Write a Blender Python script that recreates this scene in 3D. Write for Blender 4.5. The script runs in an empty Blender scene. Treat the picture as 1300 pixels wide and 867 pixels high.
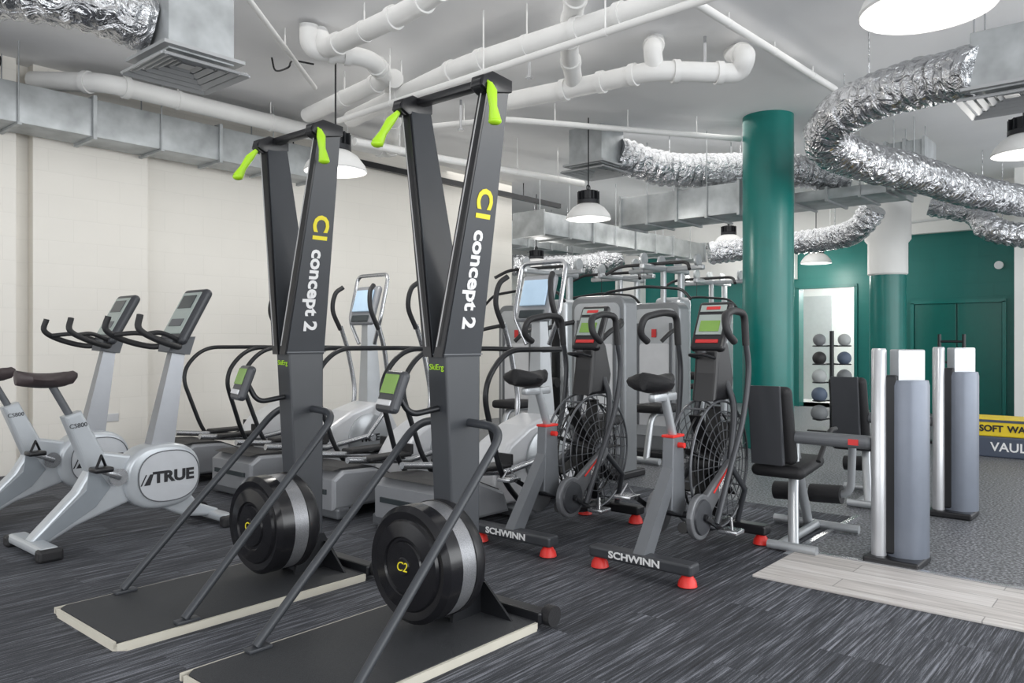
import bpy, bmesh, math, random
from mathutils import Vector, Matrix, Euler, noise
random.seed(7)
SC = bpy.context.scene
# ---------------------------------------------------------------- plan helpers
EYE = 1.12; F = 990.0
def C(a, b): return (.6514*a+.7587*b, -.7587*a+.6514*b)
def SH(px, py, z):
    b = F*(z-EYE)/(432-py); x, y = C((px-650)/F*b, b); return Vector((x, y, z))
def SD(px, py, b):
    x, y = C((px-650)/F*b, b); return Vector((x, y, EYE+(432-py)*b/F))

# ---------------------------------------------------------------- materials
MATS = {}
def nt(name):
    m = bpy.data.materials.new(name); m.use_nodes = True
    t = m.node_tree; t.nodes.clear()
    o = t.nodes.new('ShaderNodeOutputMaterial'); b = t.nodes.new('ShaderNodeBsdfPrincipled')
    t.links.new(b.outputs[0], o.inputs[0]); MATS[name] = m
    return m, t, b
def coords(t, scale=(1, 1, 1), obj=True):
    tc = t.nodes.new('ShaderNodeTexCoord'); mp = t.nodes.new('ShaderNodeMapping')
    mp.inputs['Scale'].default_value = scale
    t.links.new(tc.outputs['Object'], mp.inputs[0]); return mp.outputs[0]
def M(name, col, rough=.5, metal=0, var=.03, ns=12, bump=0, emit=0, coat=0):
    if name in MATS: return MATS[name]
    m, t, b = nt(name)
    v = coords(t)
    n = t.nodes.new('ShaderNodeTexNoise'); n.inputs['Scale'].default_value = ns; n.inputs['Detail'].default_value = 3
    t.links.new(v, n.inputs['Vector'])
    r = t.nodes.new('ShaderNodeValToRGB')
    r.color_ramp.elements[0].position = .3; r.color_ramp.elements[1].position = .7
    r.color_ramp.elements[0].color = tuple(c*(1-var) for c in col)+(1,)
    r.color_ramp.elements[1].color = tuple(min(1, c*(1+var)) for c in col)+(1,)
    t.links.new(n.outputs['Fac'], r.inputs[0]); t.links.new(r.outputs[0], b.inputs['Base Color'])
    b.inputs['Roughness'].default_value = rough; b.inputs['Metallic'].default_value = metal
    if coat: b.inputs['Coat Weight'].default_value = coat
    if emit:
        b.inputs['Emission Color'].default_value = col+(1,); b.inputs['Emission Strength'].default_value = emit
    if bump:
        bp = t.nodes.new('ShaderNodeBump'); bp.inputs['Strength'].default_value = bump; bp.inputs['Distance'].default_value = .01
        t.links.new(n.outputs['Fac'], bp.inputs['Height']); t.links.new(bp.outputs[0], b.inputs['Normal'])
    return m
charcoal = M('charcoal_powdercoat', (.042, .046, .053), .4)
blackp = M('black_plastic', (.010, .010, .012), .35)
blackr = M('black_rubber', (.014, .014, .016), .55, bump=.2, ns=200)
blackm = M('black_metal', (.016, .017, .02), .35, .3)
matgrey = M('dark_deck', (.03, .032, .036), .6, ns=300, var=.5, bump=.3)
edgecream = M('cream_edge', (.6, .57, .49), .5)
silverp = M('silver_paint', (.46, .48, .5), .3, .5)
bikesilver = M('bike_silver', (.5, .53, .56), .28, .3)
whitep = M('pearl_white', (.66, .67, .69), .3, .2)
midgrey = M('mid_grey', (.12, .127, .138), .4, .2)
darkgrey = M('dark_grey_paint', (.05, .053, .06), .38, .2)
steel = M('brushed_steel', (.5, .51, .53), .25, .9)
neon = M('neon_green', (.42, .75, .02), .4)
yellow = M('yellow_print', (.8, .68, .02), .5)
whiteprint = M('white_print', (.8, .8, .8), .5, var=.01)
blackprint = M('black_print', (.012, .012, .016), .5, var=.01)
red = M('red_rubber', (.72, .025, .018), .4)
lcd = M('green_lcd', (.2, .36, .07), .25)
scr = M('blue_white_screen', (.45, .6, .75), .2, emit=.2)
scrdark = M('dark_panel', (.04, .05, .055), .2)
panelg = M('light_panel', (.34, .39, .37), .35)
vinyl = M('black_vinyl', (.010, .010, .012), .6, bump=.15, ns=120)
galv = M('galvanised_steel', (.4, .42, .43), .45, .5, var=.22, ns=5, bump=.05)
pipew = M('white_pipe', (.74, .74, .73), .45, var=.04, ns=4)
teal = M('teal_paint', (.0, .15, .13), .3, var=.06, ns=6, bump=.05)
lampw = M('lamp_shade_white', (.7, .7, .69), .35)
lampe = M('lamp_lens', (1.0, .98, .94), .4, emit=1.5)
bluegrey = M('blue_grey_panel', (.16, .18, .22), .35, .35)
darkgrille = M('vent_silver', (.38, .39, .4), .5, .3)
dirtyred = M('red_label', (.6, .03, .03), .4)
bluefoam = M('blue_grey_foam', (.06, .075, .11), .6)

def foil():
    m, t, b = nt('foil')
    n = t.nodes.new('ShaderNodeTexNoise'); n.inputs['Scale'].default_value = 9; n.inputs['Detail'].default_value = 5; n.inputs['Distortion'].default_value = 1.2
    t.links.new(coords(t), n.inputs['Vector'])
    bp = t.nodes.new('ShaderNodeBump'); bp.inputs['Strength'].default_value = 1; bp.inputs['Distance'].default_value = .07
    t.links.new(n.outputs['Fac'], bp.inputs['Height']); t.links.new(bp.outputs[0], b.inputs['Normal'])
    b.inputs['Base Color'].default_value = (.6, .61, .63, 1); b.inputs['Metallic'].default_value = 1; b.inputs['Roughness'].default_value = .18
    return m
foilm = foil()

def brickmat(name, col, rough=.6, mort=.93):
    m, t, b = nt(name)
    tc = t.nodes.new('ShaderNodeTexCoord'); sp = t.nodes.new('ShaderNodeSeparateXYZ'); t.links.new(tc.outputs['Object'], sp.inputs[0])
    ad = t.nodes.new('ShaderNodeMath'); ad.operation = 'ADD'; t.links.new(sp.outputs[0], ad.inputs[0]); t.links.new(sp.outputs[1], ad.inputs[1])
    cb = t.nodes.new('ShaderNodeCombineXYZ'); t.links.new(ad.outputs[0], cb.inputs[0]); t.links.new(sp.outputs[2], cb.inputs[1])
    br = t.nodes.new('ShaderNodeTexBrick'); t.links.new(cb.outputs[0], br.inputs['Vector'])
    br.inputs['Scale'].default_value = 1; br.inputs['Brick Width'].default_value = .4; br.inputs['Row Height'].default_value = .2; br.inputs['Mortar Size'].default_value = .005
    br.inputs['Mortar Smooth'].default_value = .6
    br.inputs['Color1'].default_value = tuple(c*.99 for c in col)+(1,); br.inputs['Color2'].default_value = col+(1,)
    br.inputs['Mortar'].default_value = tuple(c*mort for c in col)+(1,)
    n = t.nodes.new('ShaderNodeTexNoise'); n.inputs['Scale'].default_value = 1.3; n.inputs['Detail'].default_value = 5
    t.links.new(tc.outputs['Object'], n.inputs['Vector'])
    mx = t.nodes.new('ShaderNodeMixRGB'); mx.blend_type = 'MULTIPLY'; mx.inputs[0].default_value = .1
    t.links.new(br.outputs['Color'], mx.inputs[1]); t.links.new(n.outputs['Fac'], mx.inputs[2])
    t.links.new(mx.outputs[0], b.inputs['Base Color']); b.inputs['Roughness'].default_value = rough
    bp = t.nodes.new('ShaderNodeBump'); bp.inputs['Strength'].default_value = .15; bp.inputs['Distance'].default_value = .01; bp.invert = True
    t.links.new(br.outputs['Fac'], bp.inputs['Height']); t.links.new(bp.outputs[0], b.inputs['Normal'])
    return m
cream = brickmat('cream_brick', (.86, .83, .77), mort=.96)
tealb = brickmat('teal_brick', (.0, .14, .122), .4)
whitewall = M('white_wall', (.8, .8, .78), .6, var=.03, ns=2)
ceilm = M('ceiling_paint', (.82, .82, .83), .7, var=.03, ns=1.2)

def carpet():
    m, t, b = nt('striped_carpet')
    tc = t.nodes.new('ShaderNodeTexCoord'); sp = t.nodes.new('ShaderNodeSeparateXYZ'); t.links.new(tc.outputs['Object'], sp.inputs[0])
    def math_(op, a, bb):
        n = t.nodes.new('ShaderNodeMath'); n.operation = op
        for i, v in enumerate((a, bb)):
            if isinstance(v, (int, float)): n.inputs[i].default_value = v
            elif v is not None: t.links.new(v, n.inputs[i])
        return n.outputs[0]
    row = math_('FLOOR', math_('MULTIPLY', sp.outputs[1], 4.0), None)
    off = math_('MULTIPLY', row, .37)
    col = math_('FLOOR', math_('ADD', sp.outputs[0], off), None)
    cb = t.nodes.new('ShaderNodeCombineXYZ'); t.links.new(row, cb.inputs[0]); t.links.new(col, cb.inputs[1])
    wn = t.nodes.new('ShaderNodeTexWhiteNoise'); t.links.new(cb.outputs[0], wn.inputs[0])
    sh = math_('MULTIPLY', wn.outputs['Value'], 50)
    c2 = t.nodes.new('ShaderNodeCombineXYZ')
    t.links.new(math_('ADD', math_('MULTIPLY', sp.outputs[0], 3.0), sh), c2.inputs[0])
    t.links.new(math_('MULTIPLY', sp.outputs[1], 110), c2.inputs[1]); t.links.new(sh, c2.inputs[2])
    n = t.nodes.new('ShaderNodeTexNoise'); n.inputs['Scale'].default_value = 1; n.inputs['Detail'].default_value = 4; n.inputs['Roughness'].default_value = .7
    t.links.new(c2.outputs[0], n.inputs['Vector'])
    n2 = t.nodes.new('ShaderNodeTexNoise'); n2.inputs['Scale'].default_value = 260; t.links.new(tc.outputs['Object'], n2.inputs['Vector'])
    f = math_('ADD', math_('MULTIPLY', n.outputs['Fac'], 1.0), math_('MULTIPLY', n2.outputs['Fac'], .25))
    f = math_('ADD', f, math_('MULTIPLY', wn.outputs['Value'], .07))
    r = t.nodes.new('ShaderNodeValToRGB'); e = r.color_ramp.elements
    e[0].position = .5; e[0].color = (.011, .012, .016, 1); e[1].position = .86; e[1].color = (.24, .25, .285, 1)
    x = e.new(.68); x.color = (.044, .048, .059, 1)
    t.links.new(f, r.inputs[0]); t.links.new(r.outputs[0], b.inputs['Base Color']); b.inputs['Roughness'].default_value = .8
    bp = t.nodes.new('ShaderNodeBump'); bp.inputs['Strength'].default_value = .4; bp.inputs['Distance'].default_value = .006
    t.links.new(n2.outputs['Fac'], bp.inputs['Height']); t.links.new(bp.outputs[0], b.inputs['Normal'])
    return m
carpetm = carpet()
def speck():
    m, t, b = nt('speckled_rubber')
    n = t.nodes.new('ShaderNodeTexNoise'); n.inputs['Scale'].default_value = 70; n.inputs['Detail'].default_value = 2
    t.links.new(coords(t), n.inputs['Vector'])
    r = t.nodes.new('ShaderNodeValToRGB'); e = r.color_ramp.elements
    e[0].position = .42; e[0].color = (.045, .048, .055, 1); e[1].position = .68; e[1].color = (.3, .31, .33, 1)
    t.links.new(n.outputs['Fac'], r.inputs[0]); t.links.new(r.outputs[0], b.inputs['Base Color']); b.inputs['Roughness'].default_value = .5
    return m
speckm = speck()
def planks():
    m, t, b = nt('pale_planks')
    tc = t.nodes.new('ShaderNodeTexCoord'); mp = t.nodes.new('ShaderNodeMapping'); mp.inputs['Rotation'].default_value = (0, 0, math.pi/2)
    t.links.new(tc.outputs['Object'], mp.inputs[0])
    br = t.nodes.new('ShaderNodeTexBrick'); t.links.new(mp.outputs[0], br.inputs['Vector']); br.inputs['Scale'].default_value = 1
    br.inputs['Brick Width'].default_value = 1.2; br.inputs['Row Height'].default_value = .145; br.inputs['Mortar Size'].default_value = .0025
    br.inputs['Color1'].default_value = (.46, .43, .41, 1); br.inputs['Color2'].default_value = (.6, .57, .55, 1); br.inputs['Mortar'].default_value = (.25, .24, .23, 1)
    mp2 = t.nodes.new('ShaderNodeMapping'); mp2.inputs['Scale'].default_value = (40, 2.5, 1); t.links.new(tc.outputs['Object'], mp2.inputs[0])
    n = t.nodes.new('ShaderNodeTexNoise'); n.inputs['Scale'].default_value = 1; n.inputs['Detail'].default_value = 5; t.links.new(mp2.outputs[0], n.inputs['Vector'])
    mx = t.nodes.new('ShaderNodeMixRGB'); mx.blend_type = 'OVERLAY'; mx.inputs[0].default_value = .6
    t.links.new(br.outputs['Color'], mx.inputs[1]); t.links.new(n.outputs['Fac'], mx.inputs[2])
    t.links.new(mx.outputs[0], b.inputs['Base Color']); b.inputs['Roughness'].default_value = .45
    return m
plankm = planks()

# ---------------------------------------------------------------- mesh builder
def fillet(pts, rad, n=6):
    pts = [Vector(p) for p in pts]; out = [pts[0]]
    for i in range(1, len(pts)-1):
        p0, p1, p2 = pts[i-1], pts[i], pts[i+1]
        d0 = (p0-p1); d2 = (p2-p1); r = min(rad, d0.length*.48, d2.length*.48)
        s = p1+d0.normalized()*r; e = p1+d2.normalized()*r
        for k in range(n+1):
            u = k/n; out.append(s*(1-u)**2+p1*2*u*(1-u)+e*u*u)
    out.append(pts[-1]); return out
def crom(pts, n=8):
    P = [Vector(p) for p in pts]; P = [P[0]*2-P[1]]+P+[P[-1]*2-P[-2]]; out = []
    for i in range(1, len(P)-2):
        for k in range(n):
            u = k/n; a, b, c, d = P[i-1:i+3]
            out.append(.5*((2*b)+(c-a)*u+(2*a-5*b+4*c-d)*u*u+(3*b-a-3*c+d)*u**3))
    out.append(P[-2]); return out
class MB:
    def __init__(s): s.v = []; s.f = []; s.sm = []
    def add(s, vs, fs, smooth=False):
        o = len(s.v); s.v += [tuple(v) for v in vs]
        for i, f in enumerate(fs):
            s.f.append([o+k for k in f]); s.sm.append(smooth[i] if isinstance(smooth, list) else smooth)
        return s
    def bmadd(s, bm, smooth=False):
        bm.verts.ensure_lookup_table(); bm.verts.index_update()
        s.add([v.co.copy() for v in bm.verts], [[v.index for v in f.verts] for f in bm.faces], smooth); bm.free(); return s
    def box(s, c, size, rot=(0, 0, 0), bev=.0, seg=2, smooth=False):
        bm = bmesh.new(); bmesh.ops.create_cube(bm, size=1)
        bmesh.ops.scale(bm, vec=size, verts=bm.verts)
        if bev: bmesh.ops.bevel(bm, geom=bm.edges[:], offset=min(bev, min(size)*.49), segments=seg, affect='EDGES', profile=.5)
        bmesh.ops.transform(bm, matrix=Matrix.Translation(c) @ Euler(rot).to_matrix().to_4x4(), verts=bm.verts)
        return s.bmadd(bm, smooth)
    def prism(s, poly, d0, d1, plane='xz', bev=0, seg=2, smooth=False):
        bm = bmesh.new()
        def mk(p, d): return (p[0], d, p[1]) if plane == 'xz' else ((d, p[0], p[1]) if plane == 'yz' else (p[0], p[1], d))
        A = [bm.verts.new(mk(p, d0)) for p in poly]; B = [bm.verts.new(mk(p, d1)) for p in poly]
        n = len(poly); bm.faces.new(A); bm.faces.new(B[::-1])
        for i in range(n): bm.faces.new([A[i], B[i], B[(i+1) % n], A[(i+1) % n]][::-1])
        bmesh.ops.recalc_face_normals(bm, faces=bm.faces)
        if bev:
            es = [e for e in bm.edges if (e.verts[0] in A and e.verts[1] in A) or (e.verts[0] in B and e.verts[1] in B)]
            bmesh.ops.bevel(bm, geom=es, offset=bev, segments=seg, affect='EDGES', profile=.5)
        return s.bmadd(bm, smooth)
    def hexa(s, b4, t4):
        s.add(list(b4)+list(t4), [[3, 2, 1, 0], [4, 5, 6, 7], [0, 1, 5, 4], [1, 2, 6, 5], [2, 3, 7, 6], [3, 0, 4, 7]]); return s
    def tube(s, pts, r, seg=12, closed=False, flat=1.0):
        P = [Vector(p) for p in pts]; Q = [P[0]]
        for p in P[1:]:
            if (p-Q[-1]).length > 1e-5: Q.append(p)
        P = Q; n = len(P); R = r if isinstance(r, list) else [r]*n
        if len(R) != n: R = [R[min(len(R)-1, int(i*len(R)/n))] for i in range(n)]
        T = []
        for i in range(n):
            if closed: t = P[(i+1) % n]-P[i-1]
            else: t = P[min(i+1, n-1)]-P[max(i-1, 0)]
            T.append(t.normalized())
        up = Vector((0, 0, 1)) if abs(T[0].z) < .9 else Vector((0, 1, 0))
        N = (up-T[0]*up.dot(T[0])).normalized(); vs = []; fs = []; sm = []
        for i in range(n):
            N = (N-T[i]*N.dot(T[i])).normalized(); B = T[i].cross(N)
            for k in range(seg):
                a = 2*math.pi*k/seg; vs.append(P[i]+(N*math.cos(a)+B*math.sin(a)*flat)*R[i])
        m = n if closed else n-1
        for i in range(m):
            for k in range(seg):
                j = (i+1) % n; fs.append([i*seg+k, i*seg+(k+1) % seg, j*seg+(k+1) % seg, j*seg+k]); sm.append(True)
        if not closed:
            fs.append(list(range(seg))[::-1]); fs.append([(n-1)*seg+k for k in range(seg)]); sm += [False, False]
        return s.add(vs, fs, sm)
    def cyl(s, p0, p1, r, r1=None, seg=20): return s.tube([p0, p1], [r, r if r1 is None else r1], seg)
    def lathe(s, prof, o=(0, 0, 0), axis='z', seg=32, smooth=True):
        vs = []; fs = []; o = Vector(o)
        for (r, h) in prof:
            for k in range(seg):
                a = 2*math.pi*k/seg; c, d = r*math.cos(a), r*math.sin(a)
                vs.append(o+(Vector((c, d, h)) if axis == 'z' else Vector((h, c, d)) if axis == 'x' else Vector((d, h, c))))
        for i in range(len(prof)-1):
            for k in range(seg): fs.append([i*seg+k, i*seg+(k+1) % seg, (i+1)*seg+(k+1) % seg, (i+1)*seg+k])
        fs.append(list(range(seg))[::-1]); fs.append([(len(prof)-1)*seg+k for k in range(seg)])
        return s.add(vs, fs, smooth)
    def ball(s, c, r, rot=(0, 0, 0), seg=20):
        if not isinstance(r, tuple): r = (r, r, r)
        bm = bmesh.new(); bmesh.ops.create_uvsphere(bm, u_segments=seg, v_segments=seg//2, radius=1)
        bmesh.ops.scale(bm, vec=r, verts=bm.verts)
        bmesh.ops.transform(bm, matrix=Matrix.Translation(c) @ Euler(rot).to_matrix().to_4x4(), verts=bm.verts)
        return s.bmadd(bm, True)
    def ring(s, c, R, r, axis='y', n=40, seg=6):
        pts = []
        for k in range(n):
            a = 2*math.pi*k/n; u, w = R*math.cos(a), R*math.sin(a)
            pts.append(Vector(c)+(Vector((u, 0, w)) if axis == 'y' else Vector((0, u, w)) if axis == 'x' else Vector((u, w, 0))))
        return s.tube(pts, r, seg, closed=True)
    def obj(s, name, mat, parent=None, label=None):
        me = bpy.data.meshes.new(name); me.from_pydata(s.v, [], s.f); me.update()
        me.polygons.foreach_set('use_smooth', s.sm)
        bm = bmesh.new(); bm.from_mesh(me); bmesh.ops.recalc_face_normals(bm, faces=bm.faces); bm.to_mesh(me); bm.free()
        if any(s.sm): me.set_sharp_from_angle(angle=math.radians(42))
        me.materials.append(mat); o = bpy.data.objects.new(name, me); SC.collection.objects.link(o)
        if parent: o.parent = parent
        if label: o['label'] = label
        return o
def thing(name, label, cat, loc=(0, 0, 0), rz=0, group=None):
    e = bpy.data.objects.new(name, None); e.empty_display_size = .2; SC.collection.objects.link(e)
    e.location = loc; e.rotation_euler = (0, 0, rz); e['label'] = label; e['category'] = cat
    if group: e['group'] = group
    return e
def dup(root, loc, rz=0, label=None):
    def rec(o, p):
        c = o.copy(); SC.collection.objects.link(c)
        if p is not None: c.parent = p
        for ch in [x for x in bpy.data.objects if x.parent == o]: rec(ch, c)
        return c
    c = rec(root, None); c.location = loc; c.rotation_euler = (0, 0, rz)
    if label: c['label'] = label
    return c
def tag(o, label, cat, group=None):
    o['label'] = label; o['category'] = cat
    if group: o['group'] = group
    return o
def struct(o, label=None):
    o['kind'] = 'structure'
    if label: o['label'] = label
    return o
def text(body, size, org, xd, yd, mat, parent, name='lettering', shear=0, depth=.0008, sx=1, space=1, bold=.0):
    cu = bpy.data.curves.new('t', 'FONT'); cu.body = body; cu.size = size; cu.align_x = 'CENTER'; cu.align_y = 'CENTER'
    cu.shear = shear; cu.extrude = depth; cu.space_character = space; cu.offset = bold; cu.resolution_u = 3
    o = bpy.data.objects.new('t', cu); SC.collection.objects.link(o)
    bpy.context.view_layer.update()
    dg = bpy.context.evaluated_depsgraph_get(); me = bpy.data.meshes.new_from_object(o.evaluated_get(dg))
    bpy.data.objects.remove(o); bpy.data.curves.remove(cu)
    X = Vector(xd).normalized()*sx; Y = Vector(yd).normalized(); Z = X.cross(Y).normalized(); O = Vector(org)
    for v in me.vertices: v.co = O+X*v.co.x+Y*v.co.y+Z*v.co.z
    me.materials.clear(); me.materials.append(mat); me.name = name
    t = bpy.data.objects.new(name, me); SC.collection.objects.link(t); t.parent = parent; return t

# ================================================================ ROOM
CEIL = 3.5
struct(MB().box((0.6, 2.0, -.05), (9.2, 15.0, .1)).obj('floor', carpetm), 'dark blue-grey streaked carpet')
struct(MB().box((9.85, 3.0, -.05), (9.3, 18, .1)).obj('floor', speckm), 'grey speckled rubber floor')
struct(MB().box((4.68, -.2, -.0485), (1.1, 3.52, .1)).obj('floor', speckm), 'grey speckled rubber floor beyond plank strip')
struct(MB().box((3.84, -1.2, .006), (.56, 5.5, .012), bev=.003).obj('floor', plankm), 'pale timber-look plank strip')
struct(MB().box((4.135, -1.2, .009), (.03, 5.5, .018)).box((4.6, 1.56, .009), (1.2, .03, .018)).obj('trim_1', steel), 'aluminium floor trim')
struct(MB().box((4.8, 2.0, CEIL+.05), (18.5, 20.5, .1)).obj('ceiling', ceilm), 'white painted ceiling')
struct(MB().box((3.0, 7.7, 1.75), (11.7, .2, 3.5)).obj('wall_left', cream), 'cream painted blockwork wall')
struct(MB().box((2.89, 7.54, 1.75), (.98, .12, 3.5)).obj('trim_2', cream), 'shallow cream wall pier')
struct(MB().box((2.2, 7.52, 1.75), (.12, .16, 3.5)).obj('trim_3', cream), 'narrow cream wall pier')
struct(MB().box((11.2, 10.6, 1.75), (5.0, .2, 3.5)).obj('wall_back', whitewall), 'white wall of the rear alcove')
bw = MB()
X0 = 13.58
for (y0, y1, z0, z1) in [(1.84, 4.10, 0, 2.8), (5.02, 10.5, 0, 2.8), (4.10, 5.02, 2.03, 2.8)]:
    bw.box((X0, (y0+y1)/2, (z0+z1)/2), (.2, y1-y0, z1-z0))
struct(bw.obj('wall_right', tealb), 'teal painted brick wall with doorway')
struct(MB().box((X0-.05, 6.2, 3.15), (.35, 8.8, .7)).obj('trim_4', whitewall), 'white painted downstand beam')
struct(MB().box((X0-.16, 6.2, 2.5), (.16, 2.3, .6)).obj('trim_5', whitewall), 'white boxed soffit')
struct(MB().box((X0-.2, 8.35, 1.4), (.3, .55, 2.8)).obj('trim_6', whitewall), 'white wall pier')
struct(MB().box((13.05, 1.66, 1.75), (.9, .16, 3.5)).obj('wall_front', whitewall), 'white return wall')
sr = MB().box((15.4, 4.6, 1.2), (.1, 3.0, 2.5)).box((14.5, 3.3, 1.2), (1.7, .1, 2.5)).box((14.5, 6.1, 1.2), (1.7, .1, 2.5)).box((14.5, 4.7, 2.5), (1.9, 2.9, .1)).box((14.5, 4.7, -.05), (1.9, 2.9, .1))
struct(sr.obj('wall_side', whitewall), 'white side room walls')
d = MB().box((15.32, 5.45, 1.0), (.04, .75, 2.0), bev=.005); struct(d.obj('door_1', M('pale_door', (.5, .52, .52), .4)), 'pale grey door')
fr = MB().box((X0-.11, 4.08, 1.02), (.04, .05, 2.04)).box((X0-.11, 5.04, 1.02), (.04, .05, 2.04)).box((X0-.11, 4.56, 2.05), (.04, 1.0, .05)); struct(fr.obj('trim_7', M('teal_frame', (0, .12, .105), .4)), 'teal door frame')
dd = thing('door_2', 'teal painted double door in teal wall', 'door', (X0-.12, 2.6, 0)); dd['kind'] = 'structure'
tp = M('teal_door', (.0, .12, .1), .3)
MB().box((0, -.3, .85), (.04, .58, 1.7), bev=.005).obj('door_leaf', tp, dd); MB().box((0, .3, .85), (.04, .58, 1.7), bev=.005).obj('door_leaf', tp, dd)
MB().box((-.01, 0, 1.73), (.06, 1.28, .05)).box((-.01, -.62, .86), (.06, .05, 1.72)).box((-.01, .62, .86), (.06, .05, 1.72)).obj('door_frame', teal, dd)
MB().box((-.03, .06, .9), (.02, .03, .14), bev=.004).obj('handle', steel, dd)
tag(MB().lathe([(.0, 0), (.06, 0), (.06, .04), (.03, .05), (0, .05)], (X0-.15, 2.05, 2.25), 'x', 16).obj('alarm_sounder', whitep), 'small round white alarm on teal wall', 'alarm')
cx, cy = C(2.715, 8.27)
struct(MB().lathe([(.26, 0), (.26, 3.5)], (cx, cy, 0), 'z', 48).obj('trim_8', teal), 'glossy teal round structural column')
cx2, cy2 = C(5.3, 11.0)
c2 = MB().lathe([(.235, 0), (.235, 2.05)], (cx2, cy2, 0), 'z', 40); struct(c2.obj('trim_9', teal), 'teal round column shaft')
c2 = MB().lathe([(.24, 2.05), (.26, 2.07), (.26, 2.5), (.3, 2.55), (.3, 3.5)], (cx2, cy2, 0), 'z', 40); struct(c2.obj('trim_10', whitewall), 'white upper part of round column')
tag(MB().box((3.05, 7.475, .42), (.12, .012, .075), bev=.004).obj('wall_outlet', whitep), 'white power outlet on cream wall', 'outlet')

# ================================================================ CEILING SERVICES
def rectduct(p0, p1, w, h, name, label):
    p0 = Vector(p0); p1 = Vector(p1); L = (p1-p0).length; ang = math.atan2(p1.y-p0.y, p1.x-p0.x)
    m = MB(); m.box((L/2, 0, 0), (L, w, h), bev=.006)
    n = max(2, int(L/1.1))
    for i in range(n+1): m.box((min(max(L*i/n, .010), L-.010), 0, 0), (.03, w+.05, h+.05))
    for i in range(n):
        for s in (-1, 1):
            xx = L*(i+.5)/n; m.cyl((xx, s*(w/2+.015), -h/2), (xx, s*(w/2+.015), CEIL-p0.z), .006, seg=6)
        m.box((L*(i+.5)/n, 0, -h/2-.012), (.03, w+.08, .02))
    o = m.obj(name, galv); o.location = p0; o.rotation_euler = (0, 0, ang)
    return tag(o, label, 'air duct')
rectduct((-3, 7.2, 3.02), (5.0, 7.2, 3.02), .38, .32, 'air_duct', 'long galvanised rectangular duct along cream wall')
rectduct((9.2, 8.9, 2.98), (13.1, 8.9, 2.98), .5, .4, 'air_duct', 'galvanised rectangular duct over alcove')
rectduct((8.2, 6.75, 2.72), (12.9, 6.75, 2.72), .5, .3, 'air_duct', 'galvanised rectangular duct below ceiling')
p = SD(835, 268, 9.6); rectduct((p.x, p.y+.35, p.z), (p.x, p.y-1.2, p.z), .6, .34, 'air_duct', 'galvanised duct box beside teal column')
p = SD(1090, 247, 9.2); rectduct((p.x, p.y+1.0, p.z), (p.x, p.y-.5, p.z), .7, .12, 'air_duct', 'flat galvanised duct with lower flange')
p = SD(1155, 212, 8.5); rectduct((p.x, p.y+.2, p.z), (p.x, p.y-.2, p.z), .45, .5, 'air_duct', 'galvanised junction box on silver duct')
def flexduct(pts, r, name, label):
    path = crom(pts, 8); L = 0; cum = [0]
    for i in range(1, len(path)): L += (path[i]-path[i-1]).length; cum.append(L)
    n = int(L/.022); P = []; R = []
    for i in range(n+1):
        d = L*i/n; k = 0
        while k < len(cum)-2 and cum[k+1] < d: k += 1
        u = (d-cum[k])/max(1e-6, cum[k+1]-cum[k]); P.append(path[k].lerp(path[k+1], min(1, u)))
        R.append(r*(1+.04*(1 if (i//2) % 2 else -1)+.05*noise.noise(Vector((d*7, 0, r*9)))))
    m = MB().tube(P, R, 28)
    vs = []
    for v in m.v:
        q = Vector(v); w = noise.noise(q*9)*.010+noise.noise(q*25)*.006; vs.append((q.x+w, q.y-w, q.z+w*.8))
    m.v = vs
    for hp in (path[len(path)//2], path[len(path)//4]):
        m.tube([(hp.x, hp.y, hp.z+r*.6), (hp.x, hp.y, CEIL)], .006, 6)
    o = tag(m.obj(name, foilm), label, 'air duct'); o.data.set_sharp_from_angle(angle=math.radians(80)); return o
def ventbox(c, w, h, label):
    t = thing('air_diffuser', label, 'air vent', c, group='ceiling air diffusers')
    MB().box((0, 0, h/2+.05), (w, w, h), bev=.005).obj('plenum_box', galv, t)
    g = MB()
    W = w*1.28
    for k in range(5):
        ww = W*(1-k*.19); z = .0+k*.012
        for (sx, sy) in ((1, 0), (-1, 0), (0, 1), (0, -1)):
            L = ww
            if sx: g.box((sx*ww/2, 0, z), (.035, L, .012), rot=(0, .5*sx, 0))
            else: g.box((0, sy*ww/2, z), (L, .035, .012), rot=(-.5*sy, 0, 0))
    g.box((0, 0, .07), (W*.96, W*.96, .02)); g.box((0, 0, .045), (W*.16, W*.16, .01))
    g.obj('grille', darkgrille, t)
    for sx in (-1, 1):
        for sy in (-1, 1): MB().cyl((sx*w*.45, sy*w*.45, h+.05), (sx*w*.45, sy*w*.45, CEIL-c[2]), .006, seg=6).obj('hanger_rod', steel, t)
    return t
q = SH(236, 92, 2.72); ventbox(q, .40, .42, 'galvanised box with square louvred grille and silver duct')
flexduct([q+Vector((-.2, .05, .25)), q+Vector((-.6, .1, .28)), q+Vector((-.95, .35, .30)), q+Vector((-1.4, .7, .28)), q+Vector((-2.2, 1.2, .3))], .16, 'flexible_duct', 'silver foil flexible duct feeding louvred box')
q2 = SD(757, 218, 8.8); ventbox(q2, .44, .44, 'galvanised box with louvred grille hanging beyond the ski machines')
flexduct([q2+Vector((.2, -.15, .22)), SD(850, 214, 9.0), SD(940, 214, 9.2), SD(1020, 216, 9.3), SD(1075, 228, 9.3)], .19, 'flexible_duct', 'silver foil flexible duct passing behind teal column')
q3 = SD(1285, 128, 5.2); ventbox(q3, .42, .40, 'galvanised box with louvred grille and crinkled silver duct')
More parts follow.
